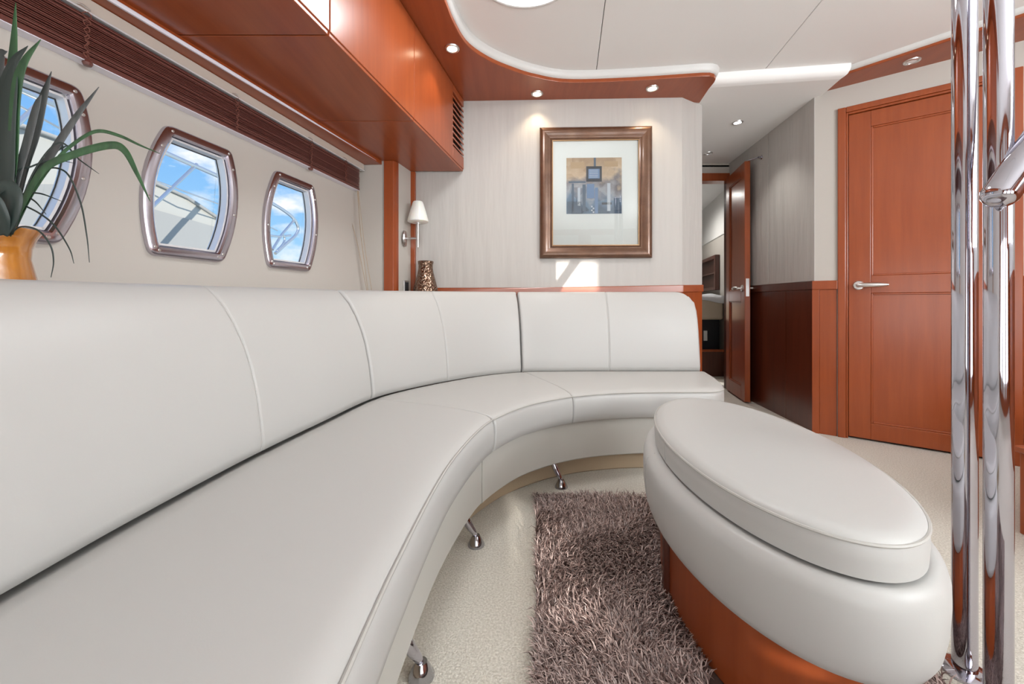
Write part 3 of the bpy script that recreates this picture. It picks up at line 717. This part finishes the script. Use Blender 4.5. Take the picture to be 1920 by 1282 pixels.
oseam(1.45, ((.467, .228, .3665), (.479, .248, .352), (.482, .2545, .33), (.481, .2545, .30), (.478, .253, .26), (.470, .249, .226)), bo_)
oseam(1.62, ((.4625, .2175, .370), (.464, .219, .40), (.463, .218, .424)), cu_)
def orot(x, y): return (OC.x+x*math.cos(AX)-y*math.sin(AX), OC.y+x*math.sin(AX)+y*math.cos(AX))
oval('base', [(.39, .199, .006), (.398, .206, .009), (.398, .206, .2045)], 'cherry')
for s in (1, -1):
    hang(prism('post', [orot(x, y) for x, y in ((-.022, s*.196), (-.022, s*.210), (-.014, s*.219), (.004, s*.219), (.012, s*.210), (.012, s*.196))], .006, .204, 'cherry_dark', None, .002), ot)

# ================================================================== PICTURE
pc = Vector((.509, 2.4825, 1.462)); ang = math.atan2(FB.y-FA.y, FB.x-FA.x)
pe = empty('framed_picture', pc); tag(pe, 'framed abstract print in a bronze brown frame on the papered wall', 'picture')
pe.rotation_euler = (0, 0, ang)
PW, PH, FWD = .679, .797, .077
prof = [(0, 0), (0, -.022), (.006, -.03), (.022, -.034), (.040, -.030), (.056, -.021), (.066, -.02), (.070, -.024), (FWD, -.020), (FWD, -.004)]
def side(p0, p1, inw):
    p0 = Vector(p0); p1 = Vector(p1); e = (p1-p0).normalized(); inw = Vector(inw); rings = []
    for p, sg in ((p0, 1), (p1, -1)):
        rings.append([Vector((p.x+inw.x*o_+e.x*sg*o_, d_, p.y+inw.y*o_+e.y*sg*o_)) for o_, d_ in prof])
    return loft('frame_side', rings, 'bronze_frame', pe, True, True, 40)
hw_, hh_ = PW/2, PH/2
side((-hw_, hh_), (hw_, hh_), (0, -1)); side((hw_, hh_), (hw_, -hh_), (-1, 0)); side((hw_, -hh_), (-hw_, -hh_), (0, 1)); side((-hw_, -hh_), (-hw_, hh_), (1, 0))
def rect(nm, x0, x1, z0, z1, d_, m): return mesh(nm, [(x0, d_, z0), (x1, d_, z0), (x1, d_, z1), (x0, d_, z1)], [[0, 1, 2, 3]], m, pe, fix=False)
iw, ih = hw_-FWD+.002, hh_-FWD+.002
rect('mat_board', -iw, iw, -ih, ih, -.008, 'mat_board')
rect('glass', -iw, iw, -ih, ih, -.017, 'picture_glass')
b_ = .006
for x0, x1, z0, z1 in ((-iw, -iw+b_, -ih, ih), (iw-b_, iw, -ih, ih), (-iw+b_, iw-b_, ih-b_, ih), (-iw+b_, iw-b_, -ih, -ih+b_)):
    o = mesh('slip', [(x, y, z) for y in (-.008, -.019) for x, z in ((x0, z0), (x1, z0), (x1, z1), (x0, z1))], [[0, 1, 2, 3], [7, 6, 5, 4], [0, 4, 5, 1], [1, 5, 6, 2], [2, 6, 7, 3], [3, 7, 4, 0]], 'frame_gold', pe)
# print material: tan sky over slate blue, loose shapes; colours lightened for the reflection on the glass
m = bpy.data.materials.new('abstract_print'); m.use_nodes = True; n = m.node_tree.nodes; l = m.node_tree.links; b = n['Principled BSDF']; b.inputs['Roughness'].default_value = .7
t = n.new('ShaderNodeTexCoord'); mp = n.new('ShaderNodeMapping'); l.new(t.outputs['Object'], mp.inputs[0])
sp = n.new('ShaderNodeSeparateXYZ'); l.new(t.outputs['Object'], sp.inputs[0])
nz = n.new('ShaderNodeTexNoise'); nz.inputs['Scale'].default_value = 11; nz.inputs['Detail'].default_value = 5; l.new(t.outputs['Object'], nz.inputs['Vector'])
ad = n.new('ShaderNodeMath'); ad.operation = 'MULTIPLY_ADD'; ad.inputs[1].default_value = .30; l.new(nz.outputs['Fac'], ad.inputs[0]); l.new(sp.outputs['Z'], ad.inputs[2])
rp = n.new('ShaderNodeValToRGB'); l.new(ad.outputs[0], rp.inputs[0]); cr_ = rp.color_ramp
cr_.elements[0].position = .04; cr_.elements[0].color = (.07, .11, .16, 1); cr_.elements[1].position = .36; cr_.elements[1].color = (.40, .28, .18, 1)
for ps, cl in ((.10, (.13, .20, .28)), (.16, (.34, .34, .36)), (.22, (.22, .20, .20)), (.27, (.55, .42, .29))): e_ = cr_.elements.new(ps); e_.color = (*cl, 1)
vo = n.new('ShaderNodeTexVoronoi'); vo.inputs['Scale'].default_value = 16; vo.distance = 'MANHATTAN'; l.new(t.outputs['Object'], vo.inputs['Vector'])
mx_ = n.new('ShaderNodeMix'); mx_.data_type = 'RGBA'; mx_.blend_type = 'SOFT_LIGHT'; mx_.inputs[0].default_value = .45
l.new(rp.outputs[0], mx_.inputs[6]); bw = n.new('ShaderNodeRGBToBW'); l.new(vo.outputs['Color'], bw.inputs[0]); l.new(bw.outputs[0], mx_.inputs[7]); l.new(mx_.outputs[2], b.inputs['Base Color'])
M['abstract_print'] = m
mat('ink_dark', (.035, .04, .05), .7); mat('ink_blue', (.16, .25, .40), .7); mat('ink_slate', (.10, .14, .19), .7); mat('ink_pale', (.52, .56, .60), .7); mat('ink_tan', (.46, .33, .2), .7)
pr = empty('print_sheet'); pr.parent = pe
def ink(nm, x0, x1, z0, z1, d_, m): return mesh(nm, [(x0, d_, z0), (x1, d_, z0), (x1, d_, z1), (x0, d_, z1)], [[0, 1, 2, 3]], m, pr, fix=False)
ps_ = (PW-.01)/208; X0 = lambda px: (px-1116)*.00326; Z0 = lambda py: -(py-362)*.00326
def inkp(nm, a, b, c, d_, dep, m): return ink(nm, X0(a), X0(c), Z0(d_), Z0(b), dep, m)
inkp('print', 1062, 296, 1165, 401, -.0085, 'abstract_print')
inkp('ink_block', 1099, 312, 1128, 341, -.0090, 'ink_dark'); inkp('ink_block', 1103, 317, 1124, 335, -.0094, 'ink_blue')
for k in range(5): inkp('ink_stroke', 1105, 319+k*3.2, 1121, 320+k*3.2, -.0097, 'ink_pale')
inkp('ink_block', 1113, 296, 1117, 312, -.0090, 'ink_slate')
for a, b, c, d_, mm in ((1066, 340, 1098, 343, 'ink_slate'), (1072, 344, 1076, 398, 'ink_slate'), (1092, 346, 1098, 396, 'ink_slate'), (1100, 345, 1114, 372, 'ink_blue'), (1115, 352, 1121, 400, 'ink_blue'), (1128, 380, 1146, 384, 'ink_dark'), (1150, 372, 1163, 394, 'ink_slate'), (1064, 378, 1090, 400, 'ink_slate'), (1083, 352, 1088, 386, 'ink_pale'), (1138, 344, 1144, 396, 'ink_pale'), (1070, 304, 1096, 316, 'ink_tan'), (1132, 303, 1158, 313, 'ink_tan')):
    inkp('ink_stroke', a, b, c, d_, -.0092, mm)
for k in range(4):
    inkp('ink_check', 1108+(k % 2)*3, 386+k*3.5, 1111+(k % 2)*3, 389+k*3.5, -.0096, 'ink_pale')

# ================================================================== LAMPS
def downlight(c, label, lens, r=.036, power=0, col=(1, .8, .55), spot=100):
    e = empty('downlight', c); tag(e, label, 'downlight', 'recessed ceiling downlights')
    c = Vector(c)
    o = lathe('bezel', [(r, .004), (r, -.002), (r*.94, -.006), (r*.80, -.008), (r*.68, -.006), (r*.62, .004)], (0, 0, 0), 'satin_steel', e, 32)
    o = lathe('lens', [(0, -.0035), (r*.5, -.0035), (r*.66, -.001)], (0, 0, 0), lens, e, 24)
    if power:
        lamp('bulb', 'SPOT', (0, 0, -.012), (0, 0, -1), power, col, e, spot_size=R(spot), spot_blend=.7, shadow_soft_size=.018)
    return e
def pz(px, py, z): v = pZ(px, py, z); return (v.x, v.y, z)
downlight(pz(848, 90, ZS), 'lit downlight in the soffit beside the overhead cabinets', 'lens_warm', power=3.6)
downlight(pz(1007, 175, ZS), 'lit downlight in the soffit left of the framed picture', 'lens_warm', power=3.6)
downlight(pz(1223, 165, ZS), 'lit downlight in the soffit by its rounded end, right of the picture', 'lens_warm', power=3.6)
downlight(pz(1383, 229, ZC-.056), 'lit white downlight in the hall ceiling', 'lens_cool', power=10, col=(1, .97, .93))
downlight(pz(1328, 287, ZC-.056), 'unlit downlight in the hall ceiling near the doorway', 'lens_off')
downlight(pz(1710, 114, 2.065), 'unlit downlight in the wood strip above the closed door', 'lens_off')
e_ = downlight((1.75, 4.7, 2.014), 'unseen lamp added in the bedroom ceiling to brighten the room', 'lens_warm', power=34, col=(1, .97, .92), spot=165)  # out of view, added only to light the dark bedroom
# round lit ceiling hatch
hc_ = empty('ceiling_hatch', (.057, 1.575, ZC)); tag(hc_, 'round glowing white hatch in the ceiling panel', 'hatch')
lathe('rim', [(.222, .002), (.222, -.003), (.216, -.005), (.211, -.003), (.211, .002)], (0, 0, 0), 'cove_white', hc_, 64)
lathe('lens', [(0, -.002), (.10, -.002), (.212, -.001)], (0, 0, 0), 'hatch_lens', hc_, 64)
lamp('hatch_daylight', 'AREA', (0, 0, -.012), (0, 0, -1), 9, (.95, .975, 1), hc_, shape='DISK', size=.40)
# wall lamp
sc = empty('wall_lamp_sconce', (-.640, 2.405, 1.173)); tag(sc, 'small wall lamp with a frosted white cone shade and steel arm', 'wall lamp')
o = lathe('wall_plate', [(0, 0), (.047, 0), (.047, .004), (.042, .011), (.02, .014), (0, .014)], (0, 0, 0), 'satin_steel', sc, 32); o.matrix_local = Matrix.Rotation(R(90), 4, 'Y') @ Matrix.Rotation(R(-6), 4, 'X')
tube('arm', [(.008, 0, 0), (.082, 0, .002)], .006, 'satin_steel', sc); tube('stem', [(.082, 0, -.052), (.082, 0, .093)], .007, 'satin_steel', sc)
lathe('shade', [(.010, .095), (.050, .094), (.0615, .101), (.060, .112), (.045, .165), (.031, .212), (.027, .219), (.0, .222)], (.082, 0, 0), 'frosted', sc, 32)
lathe('holder', [(.0, .086), (.014, .086), (.014, .097), (0, .097)], (.082, 0, 0), 'satin_steel', sc, 20)
# switch on the lamp panel
sw = empty('switch_plate', (-.636, 2.425, .885)); tag(sw, 'black switch in a steel frame under the wall lamp', 'switch')
sw.rotation_euler = (0, 0, R(-12.4))
box('frame', -.001, .007, -.03, .03, -.04, .04, 'satin_steel', sw, .002); box('switch', .006, .010, -.021, .021, -.03, .03, 'black_plastic', sw, .002)

# ================================================================== VASE, PLANT
vz = lathe('bronze_vase', [(0, 0), (.056, 0), (.066, .012), (.073, .04), (.074, .06), (.070, .095), (.058, .145), (.047, .185), (.042, .215), (.042, .235), (.045, .248), (.046, .256), (.0425, .259), (.039, .25), (.037, .22), (0, .21)], (-.512, 2.405, .78), 'hammered', None, 40)
tag(vz, 'hammered bronze vase standing behind the sofa under the wall lamp', 'vase')
PC = Vector((-.965, .755, .78))
pl = empty('potted_plant', PC); tag(pl, 'tall strappy green plant in a glazed orange pot behind the sofa', 'plant')
hang(lathe('pot', [(0, 0), (.056, 0), (.061, .01), (.060, .03), (.052, .07), (.046, .10), (.047, .12), (.053, .14), (.0595, .152), (.060, .156), (.055, .157), (.049, .14), (.042, .11), (0, .105)], PC, 'pot_orange', None, 40), pl)
hang(lathe('soil', [(0, .128), (.03, .13), (.0475, .126)], PC, 'gap', None, 20), pl)
def leaf(pts, wpx, m, Y=.755, Ye=None, fold=.35, tip=.12, n=10):
    pts = [Vector((p[0], p[1], 0)) for p in pts]; D = catmull(pts, n); N = len(D); V = []; Ye = Y if Ye is None else Ye
    for i, p in enumerate(D):
        t = i/(N-1); Yc = Y+(Ye-Y)*t; c = pY(p.x, p.y, Yc)
        a = D[max(0, i-1)]; b = D[min(N-1, i+1)]; e = Vector((b.x-a.x, 0, -(b.y-a.y))).normalized(); s = Vector((e.z, 0, -e.x))
        w = wpx*.5*Yc/F_PX*(min(1, .55+t*1.6))*(1-max(0, (t-.55)/.45)**1.8)+.0004
        f = Vector((0, -w*fold, 0))
        V += [c-s*w+f*.5, c-f*.6, c+s*w+f*.5]
    Fc = []
    for i in range(N-1): Fc += [[i*3, i*3+1, i*3+4, i*3+3], [i*3+1, i*3+2, i*3+5, i*3+4]]
    o = mesh('leaf', V, Fc, m, None, True); q = o.modifiers.new('t', 'SOLIDIFY'); q.thickness = .0009; hang(o, pl)
B0 = (8, 442)
leaf([(6, 442), (8, 330), (14, 210), (26, 110), (30, 5)], 22, 'leaf_green', Ye=.75)
leaf([(4, 442), (6, 300), (4, 200), (26, 122), (53, 86)], 24, 'leaf_dark', .76, .74)
leaf([(14, 442), (26, 300), (32, 180), (46, 120), (77, 74)], 20, 'leaf_green', .745, .72)
leaf([(12, 442), (16, 330), (18, 230), (24, 150), (28, 118)], 30, 'leaf_dark', .735, .73)
leaf([(2, 442), (-2, 300), (-6, 190), (0, 110), (14, 96)], 30, 'leaf_grey', .77, .78)
leaf([(18, 442), (44, 320), (64, 258), (80, 195), (97, 134)], 24, 'leaf_grey', .76, .77)
leaf([(18, 442), (30, 350), (52, 270), (70, 200), (78, 178)], 16, 'leaf_grey', .74, .74)
leaf([(22, 442), (56, 365), (98, 290), (144, 220), (186, 163)], 15, 'leaf_grey', .75, .75)
leaf([(18, 442), (48, 375), (86, 316), (140, 290), (205, 273), (234, 282), (258, 326), (282, 378)], 14, 'leaf_green', .74, .70)
leaf([(20, 442), (70, 350), (110, 296), (150, 262), (185, 246), (225, 255), (262, 272), (300, 288)], 6, 'leaf_green', .75, .73)
leaf([(24, 442), (40, 390), (66, 330), (96, 290), (128, 272)], 9, 'leaf_dark', .765, .77)
leaf([(4, 440), (14, 410), (24, 375), (14, 352), (-8, 345)], 44, 'leaf_dark', .70, .69, fold=.2)
leaf([(10, 440), (4, 410), (-8, 380), (-20, 360)], 34, 'leaf_dark', .70, .68, fold=.2)
for P in ([(20, 440), (36, 390), (60, 392), (100, 420), (130, 465), (139, 494)], [(20, 440), (40, 425), (72, 432), (95, 460), (101, 490), (96, 520)], [(24, 440), (70, 330), (120, 320), (150, 375), (163, 440), (168, 492)],
          [(18, 440), (40, 372), (64, 376), (87, 402)], [(16, 440), (34, 372), (70, 362), (118, 378)], [(22, 440), (60, 330), (110, 268), (150, 300), (186, 326)], [(12, 440), (30, 330), (60, 312), (100, 300), (140, 306)]):
    leaf(P, 2.4, 'leaf_dark', .735, .75, tip=.3)
for P, w in (([(-6, 442), (-30, 320), (-60, 220), (-90, 150)], 22), ([(-10, 442), (-60, 340), (-120, 290), (-170, 330)], 14), ([(-8, 442), (-24, 300), (-30, 160), (-24, 60)], 24), ([(-12, 442), (-70, 390), (-110, 330)], 16)):
    leaf(P, w, 'leaf_green', .77, .80)

# ================================================================== STAIR RAIL AND STEPS
sr = empty('stair_handrail', (.96, .83, 0)); tag(sr, 'polished steel handrail of two upright tubes with a slanting top tube', 'handrail')
TA, TB = (.977, .875), (.948, .79)
for x, y in (TA, TB):
    hang(tube('post', [(x, y, 0), (x, y, ZC)], .0202, 'chrome', None, 48), sr)
    hang(lathe('floor_flange', [(0, 0), (.042, 0), (.042, .006), (.026, .012), (0.0, .012)], (x, y, 0), 'chrome', None, 32), sr)
a = Vector((.914, .760, .999)); d = Vector((.073, 0, .103)).normalized()
hang(tube('slant_tube', [a-d*.020, a-d*.017, a-d*.010, a, a+d*.75], [.008, .016, .023, .0265, .0265], 'chrome', None, 48), sr)
sp_ = empty('step_unit', (2.1, 1.1, 0)); tag(sp_, 'low cherry wood step unit beside the steel handrail', 'steps')
hang(box('step', 1.752, 2.45, .85, 1.40, 0, .28, 'cherry', None, .004), sp_); hang(box('tread', 1.742, 2.46, .84, 1.41, .28, .302, 'cherry_across', None, .004), sp_)

# ================================================================== SHAGGY RUG
rd = Vector((.0566, 1)).normalized(); rx = Vector((rd.y, -rd.x)); A0 = Vector((.098, 1.672))
RW, RL = .84, 1.75
bk = [A0, A0+rx*RW, A0+rx*RW-rd*RL, A0-rd*RL]
rug = empty('shaggy_rug', (A0.x+.5, A0.y-.8, 0)); tag(rug, 'shaggy mauve brown rug under the ottoman', 'rug')
mat('rug_back', (.10, .06, .05), .9)
hang(prism('backing', bk, .0005, .006, 'rug_back'), rug)
m = bpy.data.materials.new('rug_yarn'); m.use_nodes = True; n = m.node_tree.nodes; l = m.node_tree.links; b = n['Principled BSDF']
b.inputs['Roughness'].default_value = .38; b.inputs['Specular IOR Level'].default_value = .6
at = n.new('ShaderNodeAttribute'); at.attribute_name = 'yarn'; l.new(at.outputs['Color'], b.inputs['Base Color']); M['rug_yarn'] = m
NS = 72000
u = np.random.rand(NS)*RW; v = np.random.rand(NS)**.85*RL; v = v[:]
px_ = A0.x+rx.x*u-rd.x*v; py_ = A0.y+rx.y*u-rd.y*v
lx = (px_-OC.x)*math.cos(AX)+(py_-OC.y)*math.sin(AX); ly = -(px_-OC.x)*math.sin(AX)+(py_-OC.y)*math.cos(AX)
keep = ~((np.abs(lx) < .34) & (np.abs(ly) < .19)) & (px_ < 1.06) & (py_ > -.05)
px_, py_ = px_[keep], py_[keep]; NS = len(px_)
# lean direction: smooth swirling field plus scatter
fa = 2.2*np.sin(3.1*px_+1.3)+1.9*np.sin(4.3*py_-2.1*px_)+1.2*np.sin(9*px_+7*py_)+1.0*np.sin(17*py_-13*px_)+np.random.randn(NS)*1.0
ln = np.random.uniform(.028, .044, NS); tl = np.clip(np.random.randn(NS)*.22+.95, .35, 1.35); wd_ = np.random.uniform(.0008, .0016, NS)
dx, dy = np.cos(fa), np.sin(fa); sxx, syy = -dy, dx
jit = np.random.randn(NS)*.25; sxx, syy = sxx*np.cos(jit)-syy*np.sin(jit), sxx*np.sin(jit)+syy*np.cos(jit)
pts = np.zeros((NS, 5, 3))
for k, (t, wf_, bend) in enumerate(((0, 1, 0), (0, -1, 0), (.55, 1.0, .6), (.55, -1.0, .6), (1, 0, 1.0))):
    ang_ = tl*(.55+.6*bend); h = ln*t*np.cos(ang_*bend); r_ = ln*t*np.sin(ang_)
    pts[:, k, 0] = px_+dx*r_+sxx*wd_*wf_; pts[:, k, 1] = py_+dy*r_+syy*wd_*wf_; pts[:, k, 2] = .005+np.maximum(h, .003*k)
Vv = pts.reshape(-1, 3); bidx = np.arange(NS)*5
q1 = np.stack([bidx, bidx+1, bidx+3, bidx+2], 1); t1 = np.stack([bidx+2, bidx+3, bidx+4], 1)
me = bpy.data.meshes.new('pile'); me.vertices.add(len(Vv)); me.vertices.foreach_set('co', Vv.ravel())
loops = np.concatenate([q1, t1], 1).ravel(); me.loops.add(len(loops)); me.loops.foreach_set('vertex_index', loops.astype(np.int32))
ls = np.stack([np.arange(NS)*7, np.arange(NS)*7+4], 1).ravel(); me.polygons.add(NS*2); me.polygons.foreach_set('loop_start', ls.astype(np.int32))
me.update(calc_edges=True); me.validate()
c0 = np.array([.085, .042, .035]); c1 = np.array([.62, .475, .43]); k_ = np.random.beta(.8, 1.05, NS)[:, None]
cols = c0*(1-k_)+c1*k_; col4 = np.ones((NS, 5, 4)); col4[:, :, :3] = cols[:, None, :]
ca = me.color_attributes.new('yarn', 'FLOAT_COLOR', 'POINT'); ca.data.foreach_set('color', col4.reshape(-1).astype(np.float32))
pile = link('pile', me, 'rug_yarn'); hang(pile, rug); pile['kind'] = 'stuff'

# ================================================================== NEIGHBOURING BOAT outside the windows
nb = empty('neighbour_boat', (-5.2, 5, 0)); tag(nb, 'white motor boat with steel rails moored outside the windows', 'boat')
XB = -4.5
def B_(px, py, X=XB):
    k = (px-960)/F_PX; Y = X/k; return Vector((X, Y, EYE-(py-HZ)/F_PX*Y))
# superstructure: side profile along Y, extruded away in X
top = [B_(-260, 250), B_(-120, 242), B_(40, 238), B_(130, 268), B_(285, 342), B_(350, 371), B_(418, 416)]
prof = [Vector((p.y, p.z)) for p in top]+[Vector((7.0, 1.30)), Vector((7.0, -.8)), Vector((1.5, -.8))]
V = [(XB, p.x, p.y) for p in prof]+[(XB-2.4, p.x, p.y+.25) for p in prof]; N = len(prof)
hang(mesh('deckhouse', V, [list(range(N)), [N+i for i in range(N)][::-1]]+[[i, (i+1) % N, N+(i+1) % N, N+i] for i in range(N)], 'hull_white'), nb)
gp = [B_(-260, 345, XB+.02), B_(130, 345, XB+.02), B_(285, 391, XB+.02), B_(420, 430, XB+.02)]
V = [p for p in gp]+[Vector((p.x, p.y, .9)) for p in gp]; V += [Vector((v.x-.12, v.y, v.z)) for v in V]
hang(mesh('lower_side', V, [[0, 1, 5, 4], [1, 2, 6, 5], [2, 3, 7, 6], [8, 12, 13, 9], [9, 13, 14, 10], [10, 14, 15, 11], [0, 8, 9, 1], [1, 9, 10, 2], [2, 10, 11, 3], [3, 11, 15, 7]], 'hull_grey'), nb)
tr = tube('rub_rail', [B_(-260, 246, XB+.03), B_(-120, 239, XB+.03), B_(40, 235, XB+.03), B_(130, 266, XB+.03), B_(285, 340, XB+.03), B_(350, 369, XB+.03), B_(418, 414, XB+.03)], .022, 'hull_grey', None, 8); hang(tr, nb)
XR = XB+.35
zr = 2.72
def rail(nm, P, r): hang(tube(nm, P, r, 'satin_steel', None, 8), nb)
ra = B_(300, 282, XR); rb = B_(420, 335, XR)
rail('rail', [B_(-260, 30, XR), B_(20, 160, XR), ra, rb, B_(503, 377, XR)]+catmull([B_(503, 377, XR), B_(530, 393, XR), B_(550, 409, XR), B_(559, 426, XR), B_(555, 440, XR), B_(535, 458, XR), B_(516, 475, XR)], 5)[1:], .028)
rail('stanchion', [B_(369, 308, XR), B_(285, 388, XR), B_(255, 418, XR)], .021); rail('stanchion', [B_(82, 185, XR), B_(40, 225, XR), B_(0, 262, XR)], .021)
rail('wire', [B_(30, 195, XR), B_(285, 336, XR), B_(420, 386, XR), B_(520, 432, XR)], .010)
rail('stanchion', [B_(552, 412, XR), B_(528, 440, XR), B_(511, 468, XR)], .022)
rail('bracket', catmull([B_(503, 441, XR), B_(524, 443, XR), B_(545, 441, XR)], 4), .018)
rail('bracket', catmull([B_(529, 437, XR), B_(534, 447, XR), B_(530, 458, XR), B_(519, 470, XR)], 4), .018)
wt = struct(box('water', -60, -4, -40, 60, -1.4, -1.2, 'hull_grey'), 'harbour water outside the windows', 'water')
